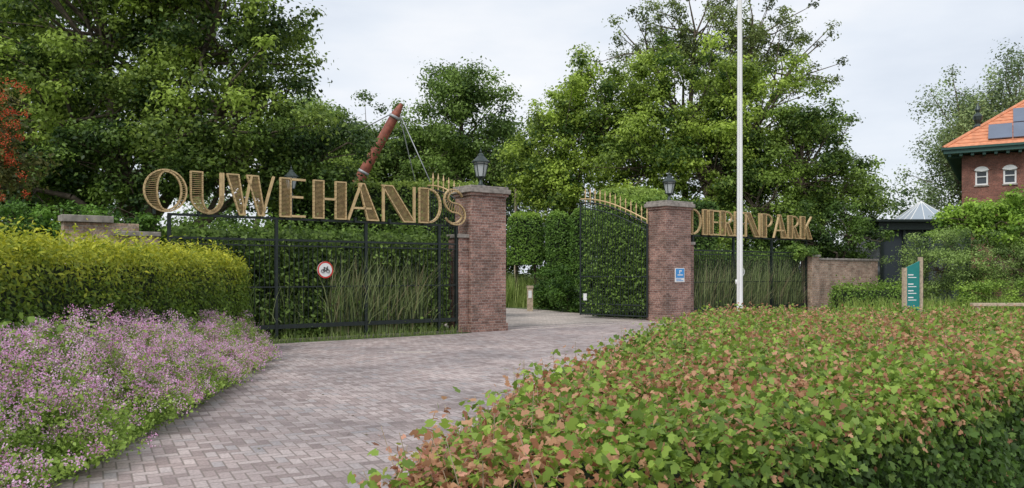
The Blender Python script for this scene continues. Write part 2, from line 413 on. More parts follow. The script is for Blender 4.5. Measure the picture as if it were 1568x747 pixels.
def lantern(c, sc=1.0, post=0):
    mb = MB()
    def P(pr, n=6, mi=0): mb.rev(c, [(r*sc, z*sc) for r, z in pr], n, mi)
    if post: mb.tube((c[0], c[1], 0), c, .05, .04, 8)
    P([(.17,0),(.17,.04),(.07,.08),(.04,.2),(.05,.24),(.1,.27),(.13,.3)], 12)
    P([(.115,.3),(.2,.68)], 6, 1)
    P([(.25,.68),(.25,.71),(.2,.75),(.09,.86),(.085,.9),(.05,.93),(.025,.95),(.035,.99),(.012,1.03),(.006,1.1)], 12)
    for i in range(6):
        t = math.pi/3*i
        a = (c[0]+.12*sc*math.cos(t), c[1]+.12*sc*math.sin(t), c[2]+.29*sc); b = (c[0]+.206*sc*math.cos(t), c[1]+.206*sc*math.sin(t), c[2]+.69*sc)
        mb.tube(a, b, .013*sc, None, 5)
    mb.rev((c[0], c[1], c[2]), [(.207*sc, .62*sc), (.212*sc, .64*sc)], 6, 0)
    return mb.build('gate_lantern', [MLAMP, MGLASS])
lantern(g(.25, .4, 3.93), 1.0)
lantern(g(7.8, .4, 3.93), .95)
lantern((-5.6, 20.2, 3.5), .75, 1)
# ---------------------------------------------------------------- fences
def fence(s0, s1, posts):
    mb = MB(); o = .22
    for z, h in ((2.32, .05), (2.2, .03), (1.25, .03), (.3, .1)):
        mb.gbox(s0, s1, o-.025, o+.025, z, z+h)
    mb.gbox(s0, s1, o-.04, o+.04, 2.81, 2.86)
    for p in posts: mb.gbox(p-.035, p+.035, o-.036, o+.036, 0, 2.81)
    n = int((s1-s0)/.115)
    for i in range(n+1):
        p = s0+(s1-s0)*i/n
        mb.tube(g(p, o, .3), g(p, o, 2.3), .01, None, 5, cap=False)
    mb.gbox(s0, s1, o-.06, o+.06, .0, .06, 1)
    return mb.build('iron_fence', [MIRON, MKERB])
fence(-7.9, -.62, [-7.87, -5.55, -3.3, -1.2, -.66])
fence(8.7, 15.35, [8.74, 10.9, 13.1, 15.3])
def arc(cx, cy, rx, ry, a0, a1, n=14): return [(cx+rx*math.cos(math.radians(a0+(a1-a0)*i/n)), cy+ry*math.sin(math.radians(a0+(a1-a0)*i/n))) for i in range(n+1)]
def line(a, b, n=10): return [(a[0]+(b[0]-a[0])*i/n, a[1]+(b[1]-a[1])*i/n) for i in range(n+1)]
def scurve(w, side):
    pts = []
    for i in range(29):
        t = i/28
        if t < .5:
            a = math.radians(20+250*(t/.5)); cx, cy, rx, ry = .5, .74, .42, .26
        else:
            a = math.radians(90-250*((t-.5)/.5)); cx, cy, rx, ry = .5, .24, .46, .24
        pts.append((cx+rx*math.cos(a), cy+ry*math.sin(a)))
    outp = []
    for i, (x, y) in enumerate(pts):
        x0, y0 = pts[max(i-1, 0)]; x1, y1 = pts[min(i+1, 28)]; dx, dy = x1-x0, y1-y0; l = math.hypot(dx, dy) or 1
        h = w*math.sin(math.pi*i/28)**2*side; outp.append((x-dy/l*h, y+dx/l*h))
    return outp
GL = {
 'O': [('r', arc(.5,.5,.5,.5,90,270), arc(.5,.5,.2,.46,90,270)), ('r', arc(.5,.5,.5,.5,90,-90), arc(.5,.5,.38,.46,90,-90))],
 'U': [('r', line((0,1),(0,.42))+arc(.5,.42,.5,.42,180,270), line((.34,1),(.34,.42))+arc(.56,.42,.22,.36,180,270)), ('t', arc(.5,.42,.46,.42,270,360)+[(.96,1)]), ('t', arc(.54,.42,.36,.37,270,360)+[(.9,1)])],
 'W': [('r', line((0,1),(.26,0)), line((.24,1),(.38,.0))), ('t', [(.34,0),(.52,1)]), ('r', line((.42,1),(.68,0)), line((.66,1),(.8,0))), ('t', [(.76,0),(1,1)])],
 'E': [('r', line((0,1),(0,0)), line((.42,1),(.42,0))), ('t', [(.4,.98),(1,.98)]), ('t', [(.4,.52),(.9,.52)]), ('t', [(.4,.02),(1,.02)])],
 'H': [('r', line((0,1),(0,0)), line((.3,1),(.3,0))), ('t', [(.3,.52),(.68,.52)]), ('r', line((.68,1),(.68,0)), line((1,1),(1,0)))],
 'A': [('t', [(0,0),(.42,1)]), ('r', line((.34,1),(.64,0)), line((.52,1),(1,0))), ('t', [(.17,.32),(.74,.32)])],
 'N': [('t', [(.04,0),(.04,1)]), ('r', line((.0,1),(.64,0)), line((.3,1),(.96,0))), ('t', [(.96,0),(.96,1)])],
 'D': [('r', line((0,1),(0,0)), line((.4,1),(.4,0))), ('t', [(.4,.98)]+arc(.45,.5,.53,.48,90,-90)+[(.4,.02)])],
 'S': [('r', scurve(.14,1), scurve(.14,-1))],
 'I': [('r', line((0,1),(0,0)), line((1,1),(1,0)))],
 'R': [('r', line((0,1),(0,0)), line((.38,1),(.38,0))), ('t', [(.36,.98)]+arc(.5,.75,.42,.23,90,-90)+[(.36,.52)]), ('r', line((.4,.5),(.66,0),5), line((.62,.5),(1,0),5))],
 'P': [('r', line((0,1),(0,0)), line((.42,1),(.42,0))), ('t', [(.42,.98)]+arc(.52,.73,.46,.25,90,-90)+[(.42,.48)])],
 'K': [('r', line((0,1),(0,0)), line((.36,1),(.36,0))), ('t', [(.36,.42),(.95,1)]), ('r', line((.42,.55),(.68,0),6), line((.6,.62),(1,0),6))],
}
def lettering(spans, z0, H, o=.1):
    mb = MB()
    for ch, s0, s1 in spans:
        W = s1-s0
        def seg(a, b, w, dep, mi=0):
            A = Vector((s0+a[0]*W, z0+a[1]*H)); B = Vector((s0+b[0]*W, z0+b[1]*H)); d = B-A
            if d.length < 1e-4: return
            e = d.normalized(); nn = Vector((-e.y, e.x))*w/2; A = A-e*w*.3; B = B+e*w*.3
            q = [A-nn, B-nn, B+nn, A+nn]
            mb.hexa([g(p.x, o-dep/2, p.y) for p in q]+[g(p.x, o+dep/2, p.y) for p in q], mi)
        for k in GL[ch]:
            if k[0] == 't':
                for a, b in zip(k[1], k[1][1:]): seg(a, b, .05, .07)
            else:
                A, B = k[1], k[2]
                for Lp in (A, B):
                    for a, b in zip(Lp, Lp[1:]): seg(a, b, .03, .07)
                seg(A[0], B[0], .03, .069); seg(A[-1], B[-1], .03, .069)
                M = len(A)-1; nr = 30 if M >= 8 else 15
                for i in range(nr+1):
                    t = i/nr*M; j = min(int(t), M-1); f = t-j
                    a = (A[j][0]*(1-f)+A[j+1][0]*f, A[j][1]*(1-f)+A[j+1][1]*f); b = (B[j][0]*(1-f)+B[j+1][0]*f, B[j][1]*(1-f)+B[j+1][1]*f)
                    seg(a, b, .014, .03, 1)
        mb.gbox(s0+W*.25-.02, s0+W*.25+.02, o-.0, o+.12, z0-.06, z0+.05, 2)
    return mb.build('gate_lettering', [MGOLD, MGOLDD, MIRON])
lettering([('O',-8.39,-7.55),('U',-7.46,-6.76),('W',-6.7,-5.66),('E',-5.5,-4.92),('H',-4.7,-3.89),('A',-3.82,-3.02),('N',-2.92,-1.97),('D',-1.86,-1.22),('S',-1.1,-.5)], 2.88, .88)
sp = []; p = 8.3
for ch, w in zip('DIERENPARK', (.72,.2,.48,.68,.48,.84,.6,.78,.68,.72)):
    sp.append((ch, p, p+w)); p += w+.11
lettering(sp, 2.88, .84)
# ---------------------------------------------------------------- iron gates
def gate(h, f, name):
    mb = MB(); h = Vector(h); f = Vector(f); e = f-h; L = e.length; n = int(L/.105)
    def top(u): return 3.2+.85*math.sin(u*math.pi/2)
    def pt(u, z): q = h+e*u; return (q.x, q.y, z)
    for i in range(n+1):
        u = i/n; mb.tube(pt(u, .1), pt(u, top(u)), .012 if i not in (0, n) else .035, None, 5)
        if i % 2 == 0 and i < n:
            z = top(u); mb.tube(pt(u, z-.05), pt(u, z+.34), .022, None, 5, 1); mb.tube(pt(u, z+.34), pt(u, z+.52), .038, .003, 5, 1)
    K = 14
    for i in range(K):
        a, b = i/K, (i+1)/K
        mb.tube(pt(a, top(a)), pt(b, top(b)), .03, None, 6); mb.tube(pt(a, top(a)-.22), pt(b, top(b)-.22), .02, None, 6)
        mb.tube(pt(a, top(a)+.13), pt(b, top(b)+.13), .025, None, 6, 1)
    for z in (.14, .5, 1.45): mb.tube(pt(0, z), pt(1, z), .025, None, 6)
    for i in range(0, n, 2):
        u = (i+1)/n
        if u < 1:
            for k in range(8):
                a0, a1 = k*math.pi/4, (k+1)*math.pi/4; r = .07; du = r/L
                mb.tube(pt(u+du*math.cos(a0), .32+r*math.sin(a0)), pt(u+du*math.cos(a1), .32+r*math.sin(a1)), .008, None, 4)
    q = h+e*.93
    mb.box(q.x-.06, q.x+.06, q.y-.07, q.y-.02, .62, .86, 2)
    return mb.build(name, [MIRON, MGOLD, MWHITE])
gate(g(7.12, .75)[:2], (2.42, 28.1), 'iron_gate')
gate(g(.5, 1.0)[:2], (-2.5, 23.7), 'iron_gate')
# ---------------------------------------------------------------- flagpole, signs
mb = MB(); mb.path([(5.72,20,0),(5.72,20,.5),(5.72,20,6),(5.72,20,12)], [.08,.076,.064,.045], 20)
mb.rev((5.72,20,12), [(.05,0),(.09,.03),(.1,.09),(.06,.16),(.01,.18)], 12)
mb.rev((5.72,20,0), [(.16,0),(.16,.05),(.1,.08),(.095,.3)], 16); mb.tube((5.63,20,1.3),(5.63,20,1.42),.02); mb.tube((5.67,19.9,.9),(5.69,19.93,12),.005,None,5)
mb.build('flagpole', [MWHITE], smooth=True)
def disc(mb, c, ax, up, r0, r1, off, mi, n=28):
    nrm = ax.cross(up)
    for i in range(n):
        a, b = 2*math.pi*i/n, 2*math.pi*(i+1)/n
        f = lambda r, t: c+ax*math.cos(t)*r+up*math.sin(t)*r+nrm*off
        mb.add([f(r0, a), f(r1, a), f(r1, b), f(r0, b)], [(0, 1, 2, 3)], mi)
AX = Vector((DS[0], DS[1], 0)); UP = Vector((0, 0, 1))
mb = MB(); c = Vector(g(-4.38, .16, 1.66)); NR = AX.cross(UP)
mb.tube(c-NR*.002, c-NR*.02, .2, None, 28, 0)
disc(mb, c, AX, UP, .165, .2, .004, 1); disc(mb, c, AX, UP, .0, .165, .002, 0)
def b2(p, q, w=.008): mb.tube(c+AX*p[0]+UP*p[1]+NR*.008, c+AX*q[0]+UP*q[1]+NR*.008, w, None, 5, 2)
for wx in (-.065, .065):
    for k in range(12): b2((wx+.042*math.cos(k*math.pi/6), -.03+.042*math.sin(k*math.pi/6)), (wx+.042*math.cos((k+1)*math.pi/6), -.03+.042*math.sin((k+1)*math.pi/6)), .006)
for p, q in (((-.065,-.03),(-.03,.045)),((-.03,.045),(.045,.045)),((-.03,.03),(.0,-.03)),((0,-.03),(.045,.045)),((.065,-.03),(.04,.07)),((-.065,-.03),(0,-.03)),((-.045,.06),(-.015,.06)),((.04,.07),(.065,.075))): b2(p, q)
mb.build('no_bicycles_sign', [MWHITE, MRED, MBLACK])
mb = MB(); mb.gbox(7.62, 8.06, -.03, -.004, 1.28, 1.74, 0); mb.gbox(7.64, 8.04, -.034, -.0302, 1.42, 1.72, 1); mb.gbox(7.72, 7.98, -.037, -.0345, 1.5, 1.53, 0); mb.gbox(7.8, 7.84, -.037, -.0345, 1.56, 1.625, 0); mb.gbox(7.8, 7.92, -.037, -.0345, 1.63, 1.67, 0); mb.gbox(7.66, 8.0, -.037, -.0302, 1.32, 1.34, 1); mb.gbox(7.66, 7.9, -.037, -.0302, 1.37, 1.39, 1)
mb.build('pillar_notice_sign', [MWHITE, MBLUE])
mb = MB(); c = Vector(g(11.3, .15, 1.62)); mb.tube(c, c+Vector((DN[0], DN[1], 0))*.02, .15, None, 24, 0); disc(mb, c, AX, UP, .05, .1, .004, 1, 20)
mb.build('round_fence_sign', [MWHITE, MCABLE])
mb = MB(); e = Vector((.95, .31, 0)); n_ = Vector((.31, -.95, 0)); o0 = Vector((12.85, 26, 0))
def slab(u0, u1, z0, z1, d0, d1, mi, z1b=None):
    z1b = z1 if z1b is None else z1b
    q = [o0+e*u0+n_*d0, o0+e*u1+n_*d0, o0+e*u1+n_*d1, o0+e*u0+n_*d1]
    mb.hexa([(p.x, p.y, z0) for p in q]+[(q[0].x, q[0].y, z1), (q[1].x, q[1].y, z1b), (q[2].x, q[2].y, z1b), (q[3].x, q[3].y, z1)], mi)
slab(-.1, 0, 0, 1.75, -.06, .06, 0); slab(.56, .66, 0, 2.1, -.06, .06, 0); slab(.002, .558, .35, 1.75, -.02, .02, 1, 1.97)
for z in (1.5, 1.2, .98, .76): slab(.08, .3, z, z+.035, .0205, .024, 2); slab(.08, .42, z-.08, z-.055, .0205, .024, 2)
mb.build('information_sign', [MWOOD, MTEAL, MWHITE], bevel=.006)
mb = MB(); mb.box(15, 18.5, 25.9, 26.1, .5, .6)
for x in (15.2, 16.9, 18.3): mb.box(x-.06, x+.06, 25.94, 26.06, 0, .498)
mb.build('wooden_rail', [MWOOD], bevel=.01)
mb = MB(); mb.box(.62, .86, 32.6, 32.84, 0, .95, 0); mb.box(.6, .88, 32.58, 32.86, .95, 1.05, 0); mb.box(.67, .81, 32.585, 32.599, .55, .85, 1); mb.build('wayfinding_post', [MWOOD, MWHITE], bevel=.01)
# ---------------------------------------------------------------- walls
mb = MB(); mb.gbox(15.86, 20.3, .1, .4, 0, 2.08, 0); mb.gbox(15.92, 20.32, .06, .44, 2.08, 2.16, 1); mb.gbox(15.36, 15.85, .0, .5, 0, 2.2, 0); mb.gbox(15.32, 15.9, -.04, .54, 2.2, 2.28, 1)
mb.build('brick_wall', [MBRICK2, MSTONE], bevel=.01)
mb = MB(); mb.gbox(-9.8, -8.4, .5, .85, 0, 2.62, 0); mb.gbox(-8.4, -8.0, .45, .9, 0, 2.35, 0); mb.gbox(-9.85, -8.9, .42, .92, 2.62, 2.76, 1); mb.gbox(-8.9, -7.98, .42, .92, 2.36, 2.46, 1)
mb.build('brick_wall', [MBRICK2, MSTONE], bevel=.01)
# ---------------------------------------------------------------- red mast with stays
mb = MB(); a = Vector((-9.87, 35, 0)); b = Vector((-4.85, 35, 9.0)); d = (b-a)
mb.path([a, a+d*.5, a+d*.95], [.27, .25, .2], 14, 0)
for t in (.66, .93): mb.tube(a+d*t, a+d*(t+.012), .25, None, 14, 1)
mb.path([a+d*.95, b], [.2, .09], 14, 0)
mb.tube(b-d*.03, (-11.5, 36, 5.6), .026, None, 5, 1); mb.tube(b-d*.03, (-3.1, 34, 4.6), .024, None, 5, 1); mb.tube(b-d*.03, (-4.2, 41, 3), .022, None, 5, 1)
mb.build('leaning_mast', [MRUST, MCABLE], smooth=True)
mb = MB(); nx, ny = 34, 14; Pn = []
for j in range(ny+1):
    for i in range(nx+1):
        u, v = i/nx, j/ny; x = -3+u*8; z = 3.0+v*(3.3+.9*abs(math.cos(u*math.pi*2.5))-.6*math.sin(u*3))*.85
        Pn.append((x, 42+v*2.5, z))
for j in range(ny+1):
    for i in range(nx+1):
        k = j*(nx+1)+i
        if i < nx: mb.tube(Pn[k], Pn[k+1], .022, None, 3, 0, False)
        if j < ny: mb.tube(Pn[k], Pn[k+nx+1], .022, None, 3, 0, False)
for x in (-3, .2, 2.3): mb.tube((x, 41.9, 0), (x, 41.9, 6.0), .1, .07, 8, 1)
mb.build('aviary_netting', [MBLACK, MWOOD])

# ---------------------------------------------------------------- house
H = empty('brick_house')
mb = MB(); x0, x1, y0, y1, zt = 23.9, 39.7, 42, 58, 7.75
def wallx(xa, xb, openings):
    xs = xa
    for (cx, w, za, zb) in openings:
        mb.box(xs, cx-w/2, y0, y0+.35, 0, zt); mb.box(cx-w/2, cx+w/2, y0, y0+.35, 0, za); mb.box(cx-w/2, cx+w/2, y0, y0+.35, zb, zt); xs = cx+w/2
    mb.box(xs, xb, y0, y0+.35, 0, zt)
OPN = [(24.8, .58, 6.15, 6.95), (26.05, .58, 6.15, 6.95), (27.3, .58, 6.15, 6.95), (30.5, 1.2, 5.3, 6.95), (34, 1.2, 5.3, 6.95)]
wallx(x0, x1, OPN); mb.box(x0, x0+.35, y0+.35, y1, 0, zt); mb.box(x1-.35, x1, y0+.35, y1, 0, zt); mb.box(x0+.35, x1-.35, y1-.35, y1, 0, zt)
mb.build('walls', [MHOUSE], H)
mb = MB()
for cx, w, za, zb in OPN:
    mb.box(cx-w/2+.05, cx+w/2-.05, y0+.16, y0+.18, za+.05, zb-.05, 1)
    for xa, xb in ((cx-w/2, cx-w/2+.08), (cx+w/2-.08, cx+w/2)): mb.box(xa, xb, y0+.06, y0+.2, za, zb, 0)
    mb.box(cx-w/2+.08, cx+w/2-.08, y0+.06, y0+.2, za, za+.08, 0); mb.box(cx-w/2+.08, cx+w/2-.08, y0+.06, y0+.2, zb-.1, zb, 0); mb.box(cx-w/2+.08, cx+w/2-.08, y0+.09, y0+.155, za+.42, za+.47, 0); mb.box(cx-w/2-.05, cx+w/2+.05, y0-.06, y0+.055, za-.07, za-.002, 2)
    R_ = w/2+.06
    for k in range(10):
        a0, a1 = math.pi*(.08+.84*k/10), math.pi*(.08+.84*(k+1)/10)
        zc = zb-.1; q = [(cx+r*math.cos(a), y0-.03, zc+r*.8*math.sin(a)) for r, a in ((.0, a0), (R_, a0), (R_, a1), (.0, a1))]
        q2 = [(cx+r*math.cos(a), y0-.05, zc+r*.8*math.sin(a)) for r, a in ((R_, a0), (R_+.12, a0), (R_+.12, a1), (R_, a1))]
        mb.hexa([*q2, *[(p[0], y0-.001, p[2]) for p in q2]], 3)
        mb.add([q[1], q[2], (cx, y0-.03, zc)], [(0, 1, 2)], 0)
mb.build('windows', [MWHITE, MWIN, MSTONE, MHOUSE], H)
mb = MB(); ex0, ex1, ey0, ey1 = 23.1, 40.5, 41.2, 58.8; ez = 8.02; AZ = 14.6; ap = (31.8, 50, AZ)
mb.box(ex0, ex1, ey0, ey1, ez-.22, ez-.02, 1); mb.box(ex0-.1, ex1+.1, ey0-.1, ey1+.1, ez-.02, ez+.1, 2)
for i in range(33): mb.box(ex0+.2+i*.52, ex0+.34+i*.52, ey0+.1, ey0+.8, ez-.36, ez-.222, 1)
for i in range(33): mb.box(ex0+.1, ex0+.8, ey0+.95+i*.5, ey0+1.08+i*.5, ez-.36, ez-.222, 1)
c4 = [(ex0,ey0,ez+.1),(ex1,ey0,ez+.1),(ex1,ey1,ez+.1),(ex0,ey1,ez+.1)]
mb.add(c4+[ap], [(0,1,4),(1,2,4),(2,3,4),(3,0,4)], 0)
for cc in c4: mb.tube(cc, ap, .1, .1, 6, 0)
for j in range(1, 30):
    t = j/30; a = Vector(c4[0]).lerp(Vector(ap), t); b = Vector(c4[1]).lerp(Vector(ap), t); mb.tube(a+Vector((0,0,.01)), b+Vector((0,0,.01)), .03, None, 4, 0)
    b = Vector(c4[3]).lerp(Vector(ap), t); mb.tube(a, b, .03, None, 4, 0)
fn = (Vector(c4[1])-Vector(c4[0])).cross(Vector(ap)-Vector(c4[0])).normalized()
def rp(x, t):
    y = ey0+(50-ey0)*t; return Vector((x, y, ez+.1+(AZ-ez-.1)*t))+fn*.12
for r_, (t0, t1, xs) in enumerate(((.04,.18,[25.1+1.1*i for i in range(7)]),(.19,.33,[26.2+1.1*i for i in range(6)]),(.34,.48,[27.5+1.1*i for i in range(4)]))):
    for x in xs:
        q = [rp(x, t0), rp(x+1.06, t0), rp(x+1.06, t1), rp(x, t1)]; mb.hexa([p-fn*.05 for p in q]+list(q), 3)
mb.rev((24.6,42.9,9.1), [(.16,0),(.22,.25),(.1,.4),(.2,.6),(.24,.8),(.08,1.0),(.14,1.15),(.02,1.5)], 10, 4)
mb.build('roof', [MTILE, MGREENP, MGREENP, MSOLAR, MLAMP], H)
ha = math.radians(-32); cxh, cyh = 23.9, 42.0
H.rotation_euler = (0, 0, ha)
H.location = (cxh-(cxh*math.cos(ha)-cyh*math.sin(ha))-.18, cyh-(cxh*math.sin(ha)+cyh*math.cos(ha)), 0)
Pv = empty('glass_pavilion'); mb = MB()
cx, cy = 19.0, 37; hw = 1.0
mb.box(16.3, 20.6, 35.4, 38.6, 3.5, 3.85, 0); mb.box(16.1, 20.8, 35.2, 38.8, 3.85, 3.95, 0)
for x in (16.5, 17.5, 18.5, 19.5, 20.4): mb.box(x-.06, x+.06, 35.5, 35.62, 0, 3.498, 0)
mb.box(16.5, 20.4, 35.7, 38.4, 0, 3.49, 1)
mb.build('frame', [MIRON, MWIN], Pv)
mb = MB(); q = [(cx-hw,cy-hw,3.96),(cx+hw,cy-hw,3.96),(cx+hw,cy+hw,3.96),(cx-hw,cy+hw,3.96)]; apx = (cx, cy, 4.9)
mb.add(q+[apx], [(0,1,4),(1,2,4),(2,3,4),(3,0,4)], 0)
for i in range(4):
    for t in (0, .33, .66): mb.tube(Vector(q[i]).lerp(Vector(q[(i+1) % 4]), t), apx, .02, None, 5, 1)
mb.build('roof_lantern', [MPGLASS, MWHITE], Pv)

# ---------------------------------------------------------------- vegetation: hedges
nh = [(-.48,2.2),(.12,2.25),(.73,2.75),(1.5,3.42),(3.25,5.0),(6.2,7.8),(8.6,10.0),(6.8,10.9),(3.9,12.2),(3.0,11.9),(1.5,8.5),(.53,5.55),(.06,4.33),(-.33,2.9)]
hedge('maple_hedge', nh, .0, .95, 3100, .038, (.018,.042,.008), (.08,.15,.026), (.05,.1,.015), (.27,.38,.065), MAPLE, .05, .1, 1.25, .1, .22, (.72, (.34,.14,.07), (.68,.4,.23)), .065, gain=1.45)  # side leaf palette darkened to paint in the shade on the hedge flank
ns = 1000; k = rng.random(ns); idx = rng.integers(0, 4, ns)
edge = np.array([(-.45,2.4),(-.33,2.9),(.06,4.33),(.53,5.55),(1.5,8.5)])
PX = edge[idx]+(edge[idx+1]-edge[idx])*k[:, None]; PX += np.abs(rng.normal(0, .25, ns))[:, None]*np.array([.9,-.3])
half = int(ns*.84); u = rng.random((half, 2)); PX[:half] = np.c_[.6+u[:, 0]*4+u[:, 1]*1.5, 3.9+u[:, 1]*6+u[:, 0]*2.0]
PX = PX[pip(PX[:, 0], PX[:, 1], nh)]
Pl, Nl, Cl, mb = [], [], [], MB()
for x, y in PX:
    h = rng.uniform(.03, .11) if rng.random() < .85 else rng.uniform(.1, .22); lx, ly = rng.normal(0, .04, 2); mb.tube((x, y, .9), (x+lx, y+ly, .95+h), .002, .0012, 4)
    for j in range(10):
        t = j/9; Pl.append((x+lx*t+rng.normal(0,.016), y+ly*t+rng.normal(0,.016), .93+h*t+rng.normal(0,.006))); Nl.append(rng.normal(size=3)*.5+np.array([0,0,.8])); Cl.append(np.array((.68,.35,.24))*rng.uniform(.6,1.15) if rng.random() < .78 else np.array((.4,.45,.1)))
so = mb.build('hedge_shoots', [MWOOD])
leaves('shoot_leaves', np.array(Pl), np.array(Nl), rng.uniform(.016,.034,len(Pl)), np.array(Cl), MLEAF, so, MAPLE)
yh = [(-4.75,5.0),(-5.0,8),(-5.15,12),(-5.4,16.2),(-7.2,16.4),(-6.9,5.0)]
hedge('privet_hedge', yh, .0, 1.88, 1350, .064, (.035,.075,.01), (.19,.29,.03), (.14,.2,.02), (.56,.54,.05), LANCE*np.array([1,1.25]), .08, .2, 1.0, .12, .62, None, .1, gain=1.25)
DG, LG = (.025,.06,.012), (.1,.17,.03)
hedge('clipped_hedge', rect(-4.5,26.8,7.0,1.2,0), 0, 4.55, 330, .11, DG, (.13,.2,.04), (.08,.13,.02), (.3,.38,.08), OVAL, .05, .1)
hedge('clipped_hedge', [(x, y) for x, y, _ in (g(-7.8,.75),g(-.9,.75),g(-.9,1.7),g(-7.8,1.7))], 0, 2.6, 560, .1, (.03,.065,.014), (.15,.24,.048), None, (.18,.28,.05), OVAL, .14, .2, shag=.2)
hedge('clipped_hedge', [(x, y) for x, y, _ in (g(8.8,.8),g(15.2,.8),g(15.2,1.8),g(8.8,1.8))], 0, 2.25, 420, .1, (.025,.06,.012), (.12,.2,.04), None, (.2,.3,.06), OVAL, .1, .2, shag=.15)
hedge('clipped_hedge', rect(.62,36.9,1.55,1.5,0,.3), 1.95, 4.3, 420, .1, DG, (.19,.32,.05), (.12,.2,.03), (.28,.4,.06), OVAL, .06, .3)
mb = MB()
for x in (.2, 1.05): mb.path([(x,36.9,0),(x+.03,36.9,1.2),(x,36.9,2.2)], [.09,.07,.06], 8)
mb.build('pleached_tree_trunks', [MBARK])
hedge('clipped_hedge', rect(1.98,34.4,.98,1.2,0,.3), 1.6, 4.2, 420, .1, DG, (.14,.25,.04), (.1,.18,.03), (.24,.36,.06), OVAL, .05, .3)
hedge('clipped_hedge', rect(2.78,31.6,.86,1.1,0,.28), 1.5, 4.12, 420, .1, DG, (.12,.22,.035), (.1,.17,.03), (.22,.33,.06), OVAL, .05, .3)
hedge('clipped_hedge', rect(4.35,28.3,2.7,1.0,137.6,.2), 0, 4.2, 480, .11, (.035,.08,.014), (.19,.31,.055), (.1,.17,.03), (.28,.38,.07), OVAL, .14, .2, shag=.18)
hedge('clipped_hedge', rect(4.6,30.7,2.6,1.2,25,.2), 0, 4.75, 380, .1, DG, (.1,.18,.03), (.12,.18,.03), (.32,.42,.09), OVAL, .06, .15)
hedge('clipped_hedge', rect(6.9,31.8,2.2,1.3,25), 0, 4.4, 300, .11, DG, (.09,.16,.03), None, None, OVAL, .06, .15)
for lob in ([(1.7,34.2,.95,.75,.7,.95)], [(2.45,31.9,.85,.75,.7,.9),(2.1,32.8,.7,.6,.6,.75)], [(3.5,30.2,.9,.8,.6,1.05)]):
    shrub('rounded_shrub', lob, 60, (.22,.38), 9000, .085, (.02,.05,.012), (.1,.19,.03), inner=.75, tmpl=OVAL, limbs=False)
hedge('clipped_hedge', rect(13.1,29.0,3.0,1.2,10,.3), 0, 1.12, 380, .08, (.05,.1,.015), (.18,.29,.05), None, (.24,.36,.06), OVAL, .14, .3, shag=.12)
def reeds(s0, s1, n, hmin, hmax):
    s = rng.uniform(s0, s1, n); o = rng.uniform(.3, .62, n)
    B = np.array([g(a, b, 0) for a, b in zip(s, o)]); Hh = rng.uniform(hmin, hmax, n)
    col = lerp((.13,.21,.06), (.54,.62,.3), rng.random(n)); br = rng.random(n) < .14; col[br] = (.52,.44,.27)
    blades('ornamental_reeds', B, Hh, rng.uniform(.016,.036,n), rng.uniform(.1,1.1,n), col)
reeds(-4.2, -1.5, 1250, 1.0, 2.3); reeds(-7.7, -4.7, 120, .8, 1.8); reeds(-1.4,-.9,50,.6,1.5); reeds(8.9, 15.2, 2000, 1.0, 2.4)
n = 15000; s = rng.uniform(-7.8,-.8,n); z = 2.6*rng.random(n)**.85
dens = .6+.55*wob(s*1.1, z*1.3+2, 0); kk = rng.random(n) < np.clip(dens, .08, 1)*np.where((s > -4.3) & (s < -1.5) & (z < 1.8), .14, .95); s, z = s[kk], z[kk]; n = len(s)
P = np.array([g(a, rng.uniform(.2,.6), b) for a, b in zip(s, z)])
tn = np.clip(.5+.35*wob(s*2, z*2)+rng.normal(0, .25, n), 0, 1)
leaves('climbing_ivy', P, rdir(n)*.7+np.array([.4,-.55,.6]), rng.uniform(.07,.13,n), lerp((.05,.1,.02),(.27,.4,.08),tn), MLEAF, None, OVAL)
# ivy growing through the open gate leaf
hA, hB = np.array(g(7.12,.75)[:2]), np.array((2.42,28.1)); n = 5200; u = .03+.94*rng.random(n); z = .25+3.5*rng.random(n)**.9
kk = (rng.random(n) < np.clip(.62+.6*wob(u*6, z*1.6), .1, 1)) & (z < 3.0+.8*np.sin(u*1.57)); u, z = u[kk], z[kk]; n = len(u)
gn = np.array([.67,.74]); off = rng.uniform(-.05,.28,n)
P = np.c_[hA[0]+(hB-hA)[0]*u+gn[0]*off, hA[1]+(hB-hA)[1]*u+gn[1]*off, z]
leaves('gate_ivy', P, rdir(n)*.7+np.array([-.5,-.6,.5]), rng.uniform(.07,.13,n), lerp((.05,.1,.02),(.24,.38,.07),rng.random(n)), MLEAF, None, OVAL)
n = 900; s = rng.uniform(-7.5, -.7, n); B = np.array([g(a, rng.uniform(-.15,.2), 0) for a in s])
blades('verge_grass', B, rng.uniform(.06,.3,n), np.full(n,.012), rng.uniform(.03,.2,n), lerp((.12,.2,.04),(.36,.44,.14),rng.random(n)))
n = 5000; B = np.c_[rng.uniform(-3,2,n), rng.uniform(36.3,40,n), np.zeros(n)]
blades('tall_grass', B, rng.uniform(.5,1.7,n), np.full(n,.04), rng.uniform(.1,.5,n), lerp((.18,.3,.06),(.48,.56,.18),rng.random(n)), seg=3)
n = 7000; B = np.c_[rng.uniform(11.5,24,n), rng.uniform(26.6,29,n), np.zeros(n)]
blades('meadow_grass', B, rng.uniform(.3,.9,n), np.full(n,.03), rng.uniform(.1,.4,n), lerp((.15,.27,.045),(.42,.5,.12),rng.random(n)), seg=3)

